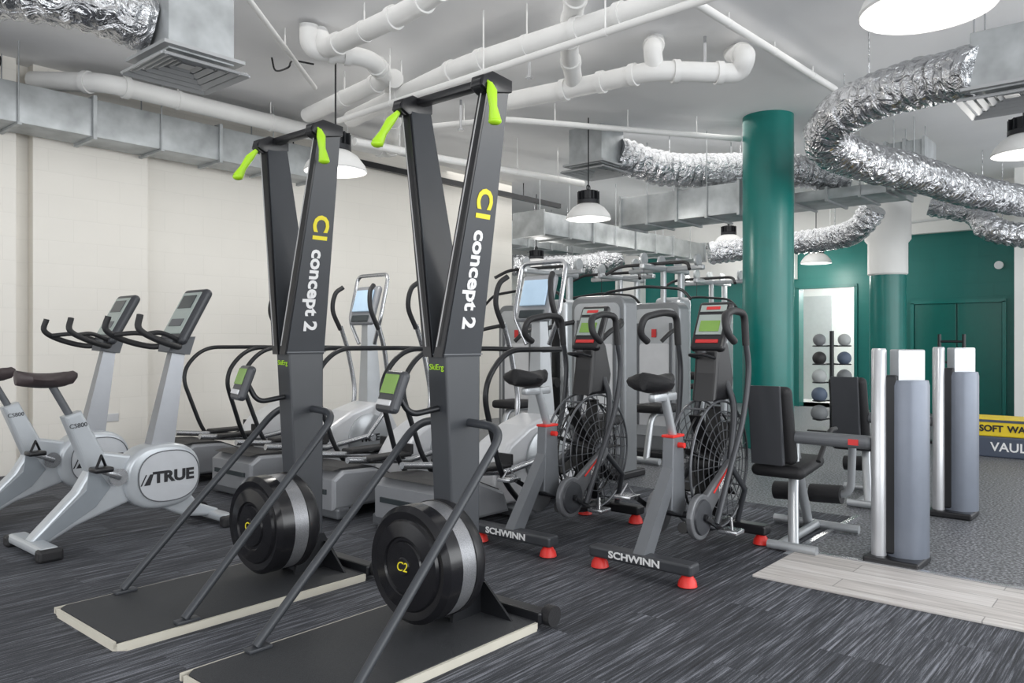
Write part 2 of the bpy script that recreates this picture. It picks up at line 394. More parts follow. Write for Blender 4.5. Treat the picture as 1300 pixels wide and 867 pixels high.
flexduct([q3+Vector((-.15, .15, .20)), SD(1195, 98, 5.5), SD(1120, 118, 5.9), SD(1062, 148, 6.3), SD(1052, 182, 6.7), SD(1100, 204, 7.2), SD(1160, 218, 7.8), SD(1230, 240, 8.6), SD(1310, 256, 9.3), SD(1400, 270, 9.8)], .175, 'flexible_duct', 'crinkled silver foil flexible duct in an s bend')
flexduct([SD(1320, 300, 9.4), SD(1260, 290, 9.6), SD(1235, 268, 9.8), SD(1180, 258, 10.0)], .15, 'flexible_duct', 'smaller silver foil flexible duct')
flexduct([SD(1110, 262, 9.9), SD(1090, 288, 10.1), SD(1060, 300, 10.5), SD(1000, 308, 10.9), SD(900, 320, 11)], .16, 'flexible_duct', 'silver foil duct dropping under flat duct')
flexduct([SD(650, 335, 13.4), SD(690, 337, 13.5), SD(750, 333, 13.8), SD(790, 324, 13.8)], .18, 'flexible_duct', 'silver foil duct in rear alcove')
def pipe(pts, r, label, name='ceiling_pipe', mat=None, rad=.14, joints=True):
    m = MB(); P = [Vector(p) for p in pts]; m.tube(fillet(P, rad, 6), r, 18)
    if joints:
        for i in range(1, len(P)-1):
            for q in (P[i-1], P[i+1]):
                d = (q-P[i]); 
                if d.length > rad*2.4:
                    d.normalize(); m.cyl(P[i]+d*rad*1.05, P[i]+d*(rad*1.05+.05), r*1.18)
    for i in range(len(P)-1):
        L = (P[i+1]-P[i]).length
        if L > .8 and abs(P[i+1].z-P[i].z) < .3:
            for u in ([.5] if L < 2 else [.2, .5, .8]):
                h = P[i].lerp(P[i+1], u); m.cyl(h, (h.x, h.y, CEIL), .006, seg=6)
                dd_ = (P[i+1]-P[i]).normalized(); m.cyl(h-dd_*.015, h+dd_*.015, r*1.08)
    return tag(m.obj(name, mat or pipew), label, 'pipe', 'white ceiling pipes')
pipe([(2.4, 7.5, 3.36), (2.75, 6.88, 3.30), (5.9, 6.88, 3.30), SH(500, 98, 3.30)], .08, 'thick white drainage pipe with bends')
pipe([SH(445, 150, 3.2), SH(590, 82, 3.2), SH(760, 28, 3.2), SH(900, -20, 3.2)], .075, 'long thick white pipe crossing the ceiling')
pipe([SH(430, 152, 3.05), SH(900, -4, 3.05), SH(1100, -70, 3.05)], .025, 'thin cream conduit crossing below the ceiling', joints=False)
pipe([SH(560, -15, 3.3), SH(520, 12, 3.3), SH(412, 62, 3.3), SH(405, 40, 3.45)], .07, 'white pipe with elbow rising to ceiling')
pipe([SH(392, 30, 3.48), SH(392, 62, 3.3), SH(470, 72, 3.3), SH(492, 98, 3.28), SH(390, 145, 3.25)], .068, 'white pipe looping around ceiling fitting')
pipe([SH(640, 128, 3.2), SH(740, 108, 3.2), SH(830, 88, 3.2), SH(940, 92, 3.2), SH(948, 68, 3.3), SH(930, 66, 3.48)], .075, 'white pipe with angled bends and upturned end')
pipe([SH(730, 110, 3.22), SH(722, 60, 3.35), SH(728, 10, 3.35), SH(735, -30, 3.35)], .07, 'white branch pipe joining the main run')
pipe([SH(832, 90, 3.2), SH(828, 62, 3.34), SH(832, 50, 3.48)], .07, 'short white riser on ceiling pipe', rad=.08)
pipe([SH(450, 178, 3.1), SH(560, 200, 3.1), SH(740, 232, 3.1)], .04, 'slender white pipe near cream wall', joints=False)
pipe([SH(540, 160, 3.3), SH(640, 150, 3.3), SH(940, 175, 3.3)], .03, 'slender white pipe parallel to ceiling', joints=False)
pipe([SD(1000, 300, 12.6), SD(1310, 262, 10.6)], .022, 'thin cream conduit near teal wall', joints=False)
pipe([SH(310, -10, 3.35), SH(400, 110, 3.35)], .02, 'thin white conduit below white ceiling', joints=False)
pipe([SH(880, 0, 3.42), SH(1060, 112, 3.42)], .03, 'white cable tray on ceiling', joints=False)
tag(MB().box((7.2, 7.5, 3.27), (5.4, .06, .07)).cyl((5, 7.5, 3.3), (5, 7.5, 3.5), .008).cyl((9, 7.5, 3.3), (9, 7.5, 3.5), .008).obj('lighting_track', blackm), 'long black track along cream wall top', 'track')
tag(MB().tube([(.9, 7.3, 3.4), (2.1, 7.3, 3.4)], .045, 14).cyl((1.5, 7.3, 3.4), (1.5, 7.3, 3.5), .01, seg=8).obj('ceiling_pipe', blackm), 'short black pipe above wall duct', 'pipe')
for (px, py) in [(672, 75), (540, 120), (585, 150), (895, 70)]:
    s = SH(px, py-22, 3.48)
    tag(MB().cyl((s.x, s.y, 3.5), (s.x, s.y, 3.22), .012, seg=8).lathe([(.0, 0), (.03, 0), (.03, .012), (.0, .012)], (s.x, s.y, 3.2), 'z', 12).obj('fire_sprinkler', steel), 'small drop sprinkler head', 'sprinkler', 'ceiling sprinklers')
tag(MB().tube(crom([SH(345, 72, 3.47), SH(350, 88, 3.40), SH(366, 84, 3.38), SH(372, 76, 3.44), SH(398, 80, 3.48)], 6), .008, 8).obj('loose_cable', blackm), 'loose black cable looping below ceiling', 'cable')
def lamp(loc):
    t = thing('pendant_lamp', 'high-bay pendant lamp with white bell shade and black top', 'lamp', loc, group='high-bay pendant lamps')
    MB().lathe([(.235, 0), (.24, .01), (.225, .05), (.17, .12), (.11, .16), (.1, .165), (.155, .11), (.215, .045), (.228, .006)], seg=40).obj('lamp_shade', lampw, t)
    MB().lathe([(0, .01), (.21, .01), (.212, .02), (0, .04)], seg=32).obj('lamp_lens', lampe, t)
    m = MB().lathe([(.1, .16), (.12, .165), (.12, .2), (.09, .21), (.09, .3), (.05, .31)], seg=24)
    for k in range(12):
        a = k*math.pi/6; m.box((.1*math.cos(a), .1*math.sin(a), .25), (.035, .006, .09), rot=(0, 0, a))
    m.obj('driver_housing', blackm, t)
    MB().cyl((0, 0, .3), (0, 0, CEIL-loc[2]), .007, seg=8).ring((0, 0, .335), .03, .006, 'y', 16).obj('suspension_cable', blackm, t)
    return t
LP = [SD(426, 217, 6.0)]+[SD(747, 277, 8.3), SD(925, 310, 12.2), SD(1036, 333, 12.6), SD(681, 340, 12.6), SD(1177, 12, 2.95), SD(1300, 195, 6.4)]
L0 = lamp(LP[0])
for p in LP[1:]:
    c = dup(L0, p)
    for ch in list(c.children):
        if 'suspension_cable' in ch.name:
            ch.data = MB().cyl((0, 0, .3), (0, 0, CEIL-p.z), .007, seg=8).ring((0, 0, .335), .03, .006, 'y', 16).obj('tmp', blackm).data
            bpy.data.objects.remove(bpy.data.objects['tmp'])

# ================================================================ SKI ERG
def skierg(loc):
    t = thing('ski_machine', 'tall dark grey ski ergometer with neon green handles, beside air bikes', 'exercise machine', loc, group='ski ergometers')
    MB().prism([(-.52, -.29), (-.55, -.26), (-.55, .26), (-.52, .29), (.58, .29), (.58, -.29)], .012, .036, 'xy').obj('platform', matgrey, t)
    MB().prism([(-.525, -.3), (-.562, -.265), (-.562, .265), (-.525, .3), (.56, .3), (.56, -.3)], .0, .013, 'xy').box((.0, -.297, .021), (1.12, .012, .024)).box((0, .297, .021), (1.12, .012, .024)).box((-.558, 0, .021), (.012, .54, .024)).obj('platform_edge', edgecream, t)
    MB().box((.6, 0, .045), (.07, .62, .05), bev=.01).prism([(.34, .036), (.6, .036), (.5, .2), (.36, .2)], -.06, -.045).prism([(.34, .036), (.66, .036), (.5, .26), (.36, .2)], .045, .06).prism([(-.22, .036), (.22, .036), (.08, .16), (-.08, .16)], .5, .51, 'yz').obj('rear_foot', blackm, t)
    for s in (-1, 1): MB().cyl((.62, s*.3, .05), (.62, s*.34, .05), .04).obj('transport_wheel', blackr, t)
    MB().prism([(.37, .036), (.5, .036), (.505, 1.08), (.31, 1.08)], -.052, .052, bev=.008).obj('column', charcoal, t)
    for s in (-1, 1):
        yi0, yo0, yi1, yo1 = s*.002, s*.054, s*.195, s*.245
        MB().hexa([(.30, yi0, 1.06), (.505, yi0, 1.06), (.505, yo0, 1.06), (.30, yo0, 1.06)], [(.355, yi1, 2.1), (.46, yi1, 2.1), (.46, yo1, 2.1), (.355, yo1, 2.1)]).obj('arm', charcoal, t)
        MB().hexa([(.290, yi0+s*.004, 1.06), (.302, yi0+s*.004, 1.06), (.302, yo0-s*.004, 1.06), (.290, yo0-s*.004, 1.06)], [(.345, yi1+s*.004, 2.08), (.357, yi1+s*.004, 2.08), (.357, yo1-s*.004, 2.08), (.345, yo1-s*.004, 2.08)]).obj('cord_guide', blackp, t)
        MB().tube([(.283, s*.03, 1.1), (.33, s*.22, 2.05)], .0025, 6).obj('drive_cord', M('pale_cord', (.4, .4, .4), .6), t)
    MB().box((.405, 0, 1.07), (.214, .116, .004)).obj('joint_plate', midgrey, t)
    m = MB().box((.405, 0, 2.105), (.05, .44, .03), bev=.006)
    for s in (-1, 1):
        m.prism([(.30, 2.06), (.34, 2.04), (.47, 2.07), (.47, 2.115), (.36, 2.125), (.31, 2.10)], s*.22-.033, s*.22+.033, bev=.006)
        m.cyl((.33, s*.22-.02, 2.07), (.33, s*.22+.02, 2.07), .03)
    m.obj('top_crossbar', blackp, t)
    MB().tube([(.33, -.262, 2.07), (.335, -.268, 2.04), (.34, -.27, 1.985), (.35, -.27, 1.935)], [.010, .020, .015, .024], 14).ball((.35, -.27, 1.932), (.025, .025, .014)).tube([(.33, -.262, 2.07), (.33, -.235, 2.09)], .006, 8).obj('handle', neon, t, 'neon green grip hanging straight')
    MB().tube([(.31, .22, 2.05), (.28, .235, 2.01), (.255, .25, 1.96), (.235, .262, 1.915)], [.010, .019, .016, .025], 14).ball((.235, .262, 1.915), (.025, .027, .016)).obj('handle', neon, t, 'neon green grip tilted outward')
    for s in (-1, 1):
        P = fillet([(.44, s*.045, .8), (.44, s*.24, .79), (-.3, s*.275, .05)], .13, 8)
        MB().tube(P, .0165, 14).box((-.29, s*.275, .042), (.09, .045, .012), bev=.003).obj('strut', charcoal, t)
    R = .22; zc = .285
    MB().lathe([(0, .135), (.03, .135), (.035, .14), (.09, .142), (.095, .150), (.105, .150), (.11, .142), (.165, .15), (.172, .16), (R-.02, .155), (R, .175), (R, .235), (.19, .24)], (0, 0, zc), 'x', 56).obj('flywheel_housing', M('gloss_black', (.009, .009, .011), .2), t)
    MB().lathe([(.19, .3), (R, .31), (R, .35), (.19, .385), (0, .385)], (0, 0, zc), 'x', 56).obj('rear_housing', blackp, t)
    vb = MB().lathe([(R-.012, .23), (R-.004, .235), (R-.004, .31), (R-.012, .315)], (0, 0, zc), 'x', 56); vb.obj('vent_band', M('perforated_silver', (.27, .275, .29), .4, .6, var=.25, ns=300), t)
    text('C2', .05, (.1335, 0, zc), (0, -1, 0), (0, 0, 1), yellow, t, 'emblem', shear=.2)
    MB().tube(fillet([(.32, 0, .86), (.2, .03, .84), (.17, .06, .92)], .05), .012).obj('monitor_arm', blackm, t)
    E_ = (0, .35, -.25)
    MB().box((.15, .07, .93), (.04, .15, .165), rot=E_, bev=.018, seg=3).obj('monitor', darkgrey, t)
    R_ = Euler(E_).to_matrix(); o_ = Vector((.15, .07, .93))
    MB().box(o_+R_ @ Vector((-.021, 0, .025)), (.006, .11, .075), rot=E_).obj('monitor_screen', lcd, t)
    MB().box(o_+R_ @ Vector((-.021, 0, -.048)), (.008, .11, .022), rot=E_, bev=.003).obj('button_row', whitep, t)
    yd = Vector((1, 0, 0)); xd = Vector((0, .191, -1.04)).normalized()
    def on(z, x=.405): return (x, -.054-.191*(z-1.06)/1.04-.0015, z)
    text('concept 2', .096, on(1.358), xd, yd, whiteprint, t, bold=.003)
    text('C', .115, on(1.665), xd, yd, yellow, t, 'emblem', bold=.004); text('I', .105, on(1.601), xd, yd, yellow, t, 'emblem', bold=.004)
    text('SkiErg', .032, (.311, 0, 1.02), (0, -1, 0), (0, 0, 1), neon, t)
    return t
S0 = skierg((1.79, 2.19, 0))
dup(S0, (1.76, 3.195, 0), 0, 'tall dark grey ski ergometer with neon green handles, beside silver bikes')

# ================================================================ SILVER UPRIGHT BIKES
def saddle(m, x, z, L=.27, W=.22, th=.035):
    prof = []
    n = 14
    for i in range(n+1):
        u = i/n; w = W/2*(.97 if u < .12 else (1 if u < .3 else max(.2, 1-(u-.3)*1.55)))*(math.sin(min(1, (u+.03)*5)*math.pi/2))*(math.sin(min(1, (1.03-u)*9)*math.pi/2))
        prof.append((x-L/2+L*u, max(.006, w), z+.02*(abs(u-.5)*2)**2))
    vs = []; fs = []; seg = 14
    for (xx, w, zz) in prof:
        for k in range(seg):
            a = 2*math.pi*k/seg; vs.append((xx, w*math.cos(a), zz+th*math.sin(a)*(1 if math.sin(a) > 0 else 1.3)*min(1, w/.03)))
    for i in range(n):
        for k in range(seg): fs.append([i*seg+k, i*seg+(k+1) % seg, (i+1)*seg+(k+1) % seg, (i+1)*seg+k])
    fs.append(list(range(seg))); fs.append([n*seg+k for k in range(seg)])
    m.add(vs, fs, True); return m
def bike(loc):
    t = thing('upright_exercise_bike', 'silver upright exercise bike with printed flywheel cover, beside ski machine', 'exercise bike', loc, group='silver upright bikes')
    for x, w, d in ((-.5, .5, .1), (.5, .46, .08)): MB().box((x, 0, .045), (d, w, .05), bev=.02, seg=3).obj('stabilizer', bikesilver, t)
    for x in (-.5, .5):
        for s in (-1, 1): MB().box((x, s*.24, .032), (.12, .07, .064), bev=.015).obj('foot_cap', blackr, t)
    for s in (-1, 1): MB().cyl((.545, s*.19, .045), (.545, s*.24, .045), .038).obj('transport_wheel', blackr, t)
    MB().prism([(-.55, .04), (-.46, .03), (-.3, .11), (-.02, .2), (.12, .16), (.32, .06), (.52, .03), (.53, .075), (.4, .13), (.3, .26), (.12, .44), (-.06, .48), (-.15, .5), (-.27, .74), (-.36, .71), (-.24, .4), (-.3, .3), (-.5, .1)], -.045, .045, bev=.018, seg=3).obj('frame', bikesilver, t)
    MB().prism([(-.52, .06), (-.46, .05), (-.2, .2), (-.12, .3), (-.2, .42), (-.235, .42), (-.25, .3)], -.0475, .0475, bev=.002).obj('frame_inlay', M('inlay_grey', (.3, .33, .36), .35, .3), t)
    P = []
    for k in range(40):
        a = 2*math.pi*k/40; ca, sa = math.cos(a), math.sin(a)
        P.append((.17+.225*math.copysign(abs(ca)**.8, ca), .33+.19*math.copysign(abs(sa)**.85, sa)))
    MB().prism(P, -.085, .085, bev=.03, seg=4, smooth=True).obj('flywheel_cover', bikesilver, t)
    P2 = [(.195+(x-.17)*.8, .33+(z-.33)*.78) for x, z in P]
    MB().prism(P2, -.0905, -.08, bev=.004).obj('cover_badge_plate', M('badge_silver', (.58, .6, .63), .3, .2), t)
    MB().tube([(x, -.0915, z) for x, z in P2], .003, 6, closed=True).obj('cover_groove', midgrey, t)
    text('TRUE', .088, (.22, -.0925, .325), (1, 0, 0), (0, 0, 1), blackprint, t, bold=.004, sx=1.15)
    MB().prism([(.045, .288), (.08, .35), (.1, .35), (.08, .288)], -.0935, -.0915).prism([(.025, .288), (.032, .288), (.062, .35), (.055, .35)], -.0935, -.0915).obj('emblem', blackprint, t)
    text('CS800', .035, (-.29, -.047, .66), (1, 0, .1), (-.1, 0, 1), blackprint, t)
    MB().cyl((-.3, 0, .68), (-.405, 0, .88), .02).obj('seat_post', midgrey, t)
    saddle(MB(), -.43, .915, .3, .27).obj('seat', M('brown_black_saddle', (.05, .036, .038), .5), t)
    MB().cyl((-.1, -.11, .36), (-.1, .11, .36), .022).cyl((-.1, -.105, .36), (-.1, -.085, .36), .05).box((-.16, -.115, .39), (.15, .015, .03), rot=(0, .45, 0), bev=.005).box((-.04, .115, .33), (.15, .015, .03), rot=(0, .45, 0), bev=.005).obj('crank', steel, t)
    MB().box((-.22, -.17, .425), (.1, .1, .03), bev=.01).tube([(-.26, -.2, .43), (-.22, -.17, .5), (-.18, -.13, .43)], .008, 8).obj('pedal', blackp, t)
    MB().box((.02, .17, .3), (.1, .1, .03), bev=.01).obj('pedal', blackp, t)
    MB().hexa([(.1, -.045, .48), (.24, -.045, .46), (.24, .045, .46), (.1, .045, .48)], [(.255, -.03, 1.12), (.325, -.03, 1.1), (.325, .03, 1.1), (.255, .03, 1.12)]).obj('mast', M('mast_grey', (.3, .31, .33), .3, .6), t)
    MB().hexa([(.2, -.07, 1.06), (.33, -.07, 1.04), (.33, .07, 1.04), (.2, .07, 1.06)], [(.22, -.08, 1.13), (.36, -.08, 1.15), (.36, .08, 1.15), (.22, .08, 1.13)]).obj('mast_collar', midgrey, t)
    rr_ = (0, .5, 0); R_ = Euler(rr_).to_matrix(); o_ = Vector((.34, 0, 1.27))
    MB().box(o_, (.06, .28, .38), rot=rr_, bev=.03, seg=4).obj('console', darkgrey, t)
    MB().box(o_+R_ @ Vector((-.03, 0, .01)), (.012, .22, .29), rot=rr_, bev=.006).obj('console_panel', panelg, t)
    MB().box(o_+R_ @ Vector((-.037, 0, .085)), (.006, .16, .09), rot=rr_).obj('display', scrdark, t)
    MB().box(o_+R_ @ Vector((-.037, 0, -.06)), (.006, .15, .05), rot=rr_).obj('button_panel', midgrey, t)
    for s in (-1, 1):
        MB().tube(crom([(.27, s*.05, 1.1), (.2, s*.17, 1.09), (.06, s*.22, 1.13), (-.04, s*.22, 1.19), (-.03, s*.21, 1.27)], 6), .018, 12).tube(crom([(.24, s*.1, 1.13), (.12, s*.14, 1.17), (0.0, s*.2, 1.16)], 6), .014, 10).obj('handlebar', blackr, t)
    return t
B0 = bike((1.98, 4.62, 0))
dup(B0, (1.97, 5.58, 0), 0, 'silver upright exercise bike parked next to cream wall')

# ================================================================ CROSS TRAINERS
def elliptical(loc):
    t = thing('elliptical_trainer', 'pearl white elliptical trainer with black handrails by cream wall', 'exercise machine', loc, group='elliptical trainers')
    MB().box((0, .0, .05), (1.5, .12, .06), bev=.01).box((-.72, 0, .05), (.1, .6, .07), bev=.015).box((.68, 0, .05), (.1, .55, .07), bev=.015).box((.0, 0, .04), (.12, .6, .05), bev=.01).obj('base_frame', midgrey, t)
    MB().prism([(-.78, .07), (-.78, .26), (-.7, .31), (-.45, .3), (-.2, .2), (-.15, .07)], -.27, .27, bev=.02).obj('rear_step_housing', M('stone_grey', (.3, .31, .33), .4, .3), t)
    MB().prism([(-.77, .312), (-.7, .325), (-.46, .312), (-.22, .215), (-.22, .208), (-.46, .3)], -.24, .24).obj('step_tread', blackr, t)
    MB().box((-.785, 0, .18), (.015, .4, .03)).obj('reflector_strip', scrdark, t)
    MB().prism([(-.16, .07), (-.12, .3), (.0, .46), (.2, .56), (.42, .62), (.58, .6), (.68, .42), (.74, .2), (.74, .07)], -.14, .14, bev=.035, seg=4, smooth=False).obj('front_shroud', whitep, t)
    for s in (-1, 1):
        MB().lathe([(0, s*.14), (.2, s*.14), (.2, s*.155), (.17, s*.165), (0, s*.165)], (.36, 0, .33), 'y', 36).obj('flywheel_cover', silverp, t)
        MB().tube([(.36, s*.19, .36), (-.1, s*.2, .3), (-.62, s*.2, .36)], .022, 12).cyl((.36, s*.15, .34), (.36, s*.21, .34), .03).obj('pedal_arm', steel, t)
        MB().box((-.22+s*.08, s*.2, .35), (.36, .13, .03), bev=.012).box((-.04+s*.08, s*.2, .385), (.02, .13, .07), bev=.006).obj('foot_pedal', blackr, t)
        MB().tube(crom([(.3, s*.2, .34), (.5, s*.22, .62), (.46, s*.24, 1.0), (.38, s*.25, 1.25)], 6), .019, 12).obj('swing_arm', steel, t)
        MB().tube(crom([(.38, s*.25, 1.22), (.3, s*.25, 1.38), (.31, s*.23, 1.52), (.37, s*.2, 1.58)], 6), .019, 12).obj('handgrip', blackr, t)
        MB().tube(fillet([(.44, s*.06, 1.06), (.36, s*.34, 1.07), (-.3, s*.36, 1.07), (-.5, s*.36, .85), (-.3, s*.33, .3), (-.02, s*.3, .06)], .16, 8), .017, 12).obj('handrail', blackm, t)
    MB().hexa([(.42, -.06, .58), (.58, -.06, .58), (.58, .06, .58), (.42, .06, .58)], [(.44, -.035, 1.3), (.52, -.035, 1.3), (.52, .035, 1.3), (.44, .035, 1.3)]).obj('mast', silverp, t)
    MB().box((.45, 0, 1.42), (.05, .3, .34), rot=(0, .3, 0), bev=.03, seg=4).obj('console', M('console_silver', (.3, .31, .33), .4, .3), t)
    MB().box((.423, 0, 1.46), (.016, .22, .19), rot=(0, .3, 0), bev=.005).obj('display', scr, t)
    MB().box((.395, 0, 1.31), (.03, .22, .06), rot=(0, .3, 0), bev=.01).obj('button_panel', scrdark, t)
    MB().tube(fillet([(.46, -.1, 1.1), (.44, -.2, 1.3), (.53, -.2, 1.68), (.53, .2, 1.68), (.44, .2, 1.3), (.46, .1, 1.1)], .06, 6), .016, 12).obj('console_frame', steel, t)
    text('TRUE', .075, (.36, -.168, .33), (1, 0, 0), (0, 0, 1), blackprint, t, bold=.003, sx=1.1)
    return t
E0 = elliptical((3.72, 6.15, 0))
for y in (5.2, 4.25, 3.42): dup(E0, (3.72 if y > 4 else 3.8, y, 0), 0)

# ================================================================ AIR BIKES
def airbike(loc):
    t = thing('air_bike', 'grey and black air resistance bike on red feet', 'exercise bike', loc, group='air resistance bikes')
    MB().box((-.5, 0, .085), (.085, .56, .055), bev=.012, seg=3).obj('rear_stabilizer', darkgrey, t)
    MB().box((.44, 0, .085), (.085, .46, .055), bev=.012, seg=3).obj('front_stabilizer', blackp, t)
    for x, w in ((-.5, .24), (.44, .19)):
        for s in (-1, 1): MB().lathe([(.034, 0), (.045, .006), (.04, .03), (.02, .06)], (x, s*w, 0), 'z', 16).obj('foot', red, t)
    text('SCHWINN', .046, (-.5435, .02, .086), (0, -1, 0), (0, 0, 1), whiteprint, t, bold=.0015, sx=1.3)
    MB().hexa([(-.54, -.03, .1), (-.44, -.03, .1), (-.44, .03, .1), (-.54, .03, .1)], [(-.25, -.03, .5), (-.17, -.03, .5), (-.17, .03, .5), (-.25, .03, .5)]).prism([(-.27, .28), (-.12, .22), (-.15, .64), (-.25, .64)], -.032, .032, bev=.006).obj('frame', M('bike_frame_grey', (.17, .18, .195), .38, .35), t)
    MB().tube([(-.1, 0, .16), (.15, 0, .12), (.46, 0, .1)], .03, 12).obj('lower_beam', blackp, t)
    MB().box((-.2, 0, .645), (.115, .07, .014), bev=.004).obj('clamp_collar', red, t)
    MB().cyl((-.2, -.065, .6), (-.2, -.03, .6), .014).obj('adjuster_knob', red, t)
    MB().cyl((-.2, 0, .64), (-.29, 0, .86), .022).box((-.3, 0, .845), (.22, .04, .04), bev=.008).obj('seat_post', silverp, t)
    saddle(MB(), -.345, .915, .28, .25, .04).obj('seat', vinyl, t)
    c0 = (-.14, .24); r0 = .115; c1 = (.2, .46); r1 = .03; P = []
    ang = math.atan2(c1[1]-c0[1], c1[0]-c0[0])
    for k in range(25):
        a = ang+math.radians(28)+math.radians(304)*k/24; P.append((c0[0]+r0*math.cos(a), c0[1]+r0*math.sin(a)))
    for k in range(9):
        a = ang-math.pi/2+math.pi*k/8; P.append((c1[0]+r1*math.cos(a), c1[1]+r1*math.sin(a)))
    for s in (-1, 1):
        MB().prism(P, s*.098, s*.132, bev=.008).obj('drive_cover', M('cover_grey', (.16, .165, .175), .35, .3), t)
        MB().lathe([(.09, s*.132), (.085, s*.142), (.05, s*.146), (0, s*.146)], (-.14, 0, .24), 'y', 28).obj('crank_disc', darkgrey, t)
    MB().tube([(-.02, -.1345, .345), (.17, -.1345, .468)], .0045, 6).obj('trim_stripe', red, t)
    text('AIRDYNE', .034, (.1, -.1335, .392), (.84, 0, .54), (-.54, 0, .84), whiteprint, t, bold=.001)
    MB().cyl((-.14, -.16, .24), (-.14, .16, .24), .018).box((-.07, -.16, .2), (.17, .014, .026), rot=(0, .5, 0), bev=.004).box((-.21, .16, .28), (.17, .014, .026), rot=(0, .5, 0), bev=.004).obj('crank', blackm, t)
    MB().box((0.0, -.22, .16), (.1, .1, .022), bev=.006).tube([(-.03, -.24, .17), (.0, -.22, .225), (.04, -.2, .17)], .006, 8).obj('pedal', steel, t)
    MB().box((-.28, .22, .32), (.1, .1, .022), bev=.006).tube([(-.31, .24, .33), (-.28, .22, .385), (-.24, .2, .33)], .006, 8).obj('pedal', steel, t)
    fc = (.2, 0, .46); R = .335
    cg = MB()
    for s in (-1, 1):
        for k in range(6):
            rr = R*(1-.15*k); cg.ring((fc[0], s*(.065+.03*(k/5)**.5), fc[2]), rr, .0028, 'y', 44, 5)
        for k in range(24):
            a = 2*math.pi*k/24
            cg.tube([(fc[0]+R*math.cos(a), s*.065, fc[2]+R*math.sin(a)), (fc[0]+.05*math.cos(a), s*.095, fc[2]+.05*math.sin(a))], .0026, 5)
        cg.lathe([(0, s*.088), (.055, s*.088), (.05, s*.098), (0, s*.10)], fc, 'y', 28)
        cg.ring((fc[0], s*.065, fc[2]), R+.004, .007, 'y', 56, 8)
    for k in range(10):
        a = 2*math.pi*k/10+.15; cg.tube([(fc[0]+(R+.004)*math.cos(a), -.065, fc[2]+(R+.004)*math.sin(a)), (fc[0]+(R+.004)*math.cos(a), .065, fc[2]+(R+.004)*math.sin(a))], .005, 6)
    cg.obj('fan_cage', M('cage_grey', (.11, .115, .125), .3, .4), t)
    fb = MB().lathe([(.07, -.045), (.07, .045)], fc, 'y', 20)
    for k in range(9):
        a = 2*math.pi*k/9; fb.box((fc[0]+.19*math.cos(a), 0, fc[2]+.19*math.sin(a)), (.24, .08, .008), rot=(0, -a, 0))
    fb.ring(fc, .3, .006, 'y').ring(fc, .17, .005, 'y').obj('fan_blades', M('blade_black', (.006, .006, .007), .5), t)
    for s in (-1, 1):
        MB().tube([(.44, s*.05, .1), (.42, s*.105, .3), (.22, s*.108, .46)], .016, 10).obj('fork', darkgrey, t)
        MB().tube(crom([(.22, s*.108, .46), (.27, s*.11, .75), (.28, s*.06, .9)], 5), .018, 10).obj('head_stay', darkgrey, t)
    MB().prism([(.12, .8), (.33, .8), (.36, .92), (.3, 1.1), (.24, 1.16), (.17, 1.12), (.15, .95)], -.07, .07, bev=.02, seg=3).obj('console_tower', blackp, t)
    rr_ = (0, .45, 0); R_ = Euler(rr_).to_matrix(); o_ = Vector((.235, 0, 1.2))
    MB().box(o_, (.05, .2, .3), rot=rr_, bev=.025, seg=4).obj('console', blackp, t)
    MB().box(o_+R_ @ Vector((-.026, 0, .0)), (.008, .15, .12), rot=rr_).obj('display', panelg, t)
    MB().box(o_+R_ @ Vector((-.026, 0, .1)), (.008, .15, .04), rot=rr_).obj('top_label', panelg, t)
    MB().box(o_+R_ @ Vector((-.031, 0, -.01)), (.004, .115, .065), rot=rr_).obj('display_screen', lcd, t)
    MB().box(o_+R_ @ Vector((-.026, 0, -.1)), (.008, .13, .02), rot=rr_).obj('display_label', dirtyred, t)
    MB().box(o_+R_ @ Vector((-.031, 0, .1)), (.004, .08, .018), rot=rr_).obj('brand_label', dirtyred, t)
    MB().lathe([(0, .0), (.033, .0), (.033, .01), (0, .012)], (.1, 0, 1.06), 'z', 16).tube(fillet([(.16, -.05, 1.03), (.05, -.05, 1.05), (.05, .05, 1.05), (.16, .05, 1.03)], .03), .008, 8).obj('bottle_holder', blackm, t)
    for s in (-1, 1):
        MB().tube(crom([(-.06, s*.17, .2), (.06, s*.175, .42), (.2, s*.19, .7), (.25, s*.2, .95), (.22, s*.2, 1.12)], 6), .015, 12).obj('swing_arm', darkgrey, t)
        MB().tube(fillet([(.22, s*.2, 1.1), (.2, s*.2, 1.27), (.06, s*.2, 1.28), (-.1, s*.23, 1.25), (-.11, s*.25, 1.16), (-.03, s*.25, 1.12)], .05, 6), .019, 14).obj('handgrip', blackr, t)
    return t
A0 = airbike((3.72, 1.95, 0))
dup(A0, (3.70, 2.74, 0), 0)

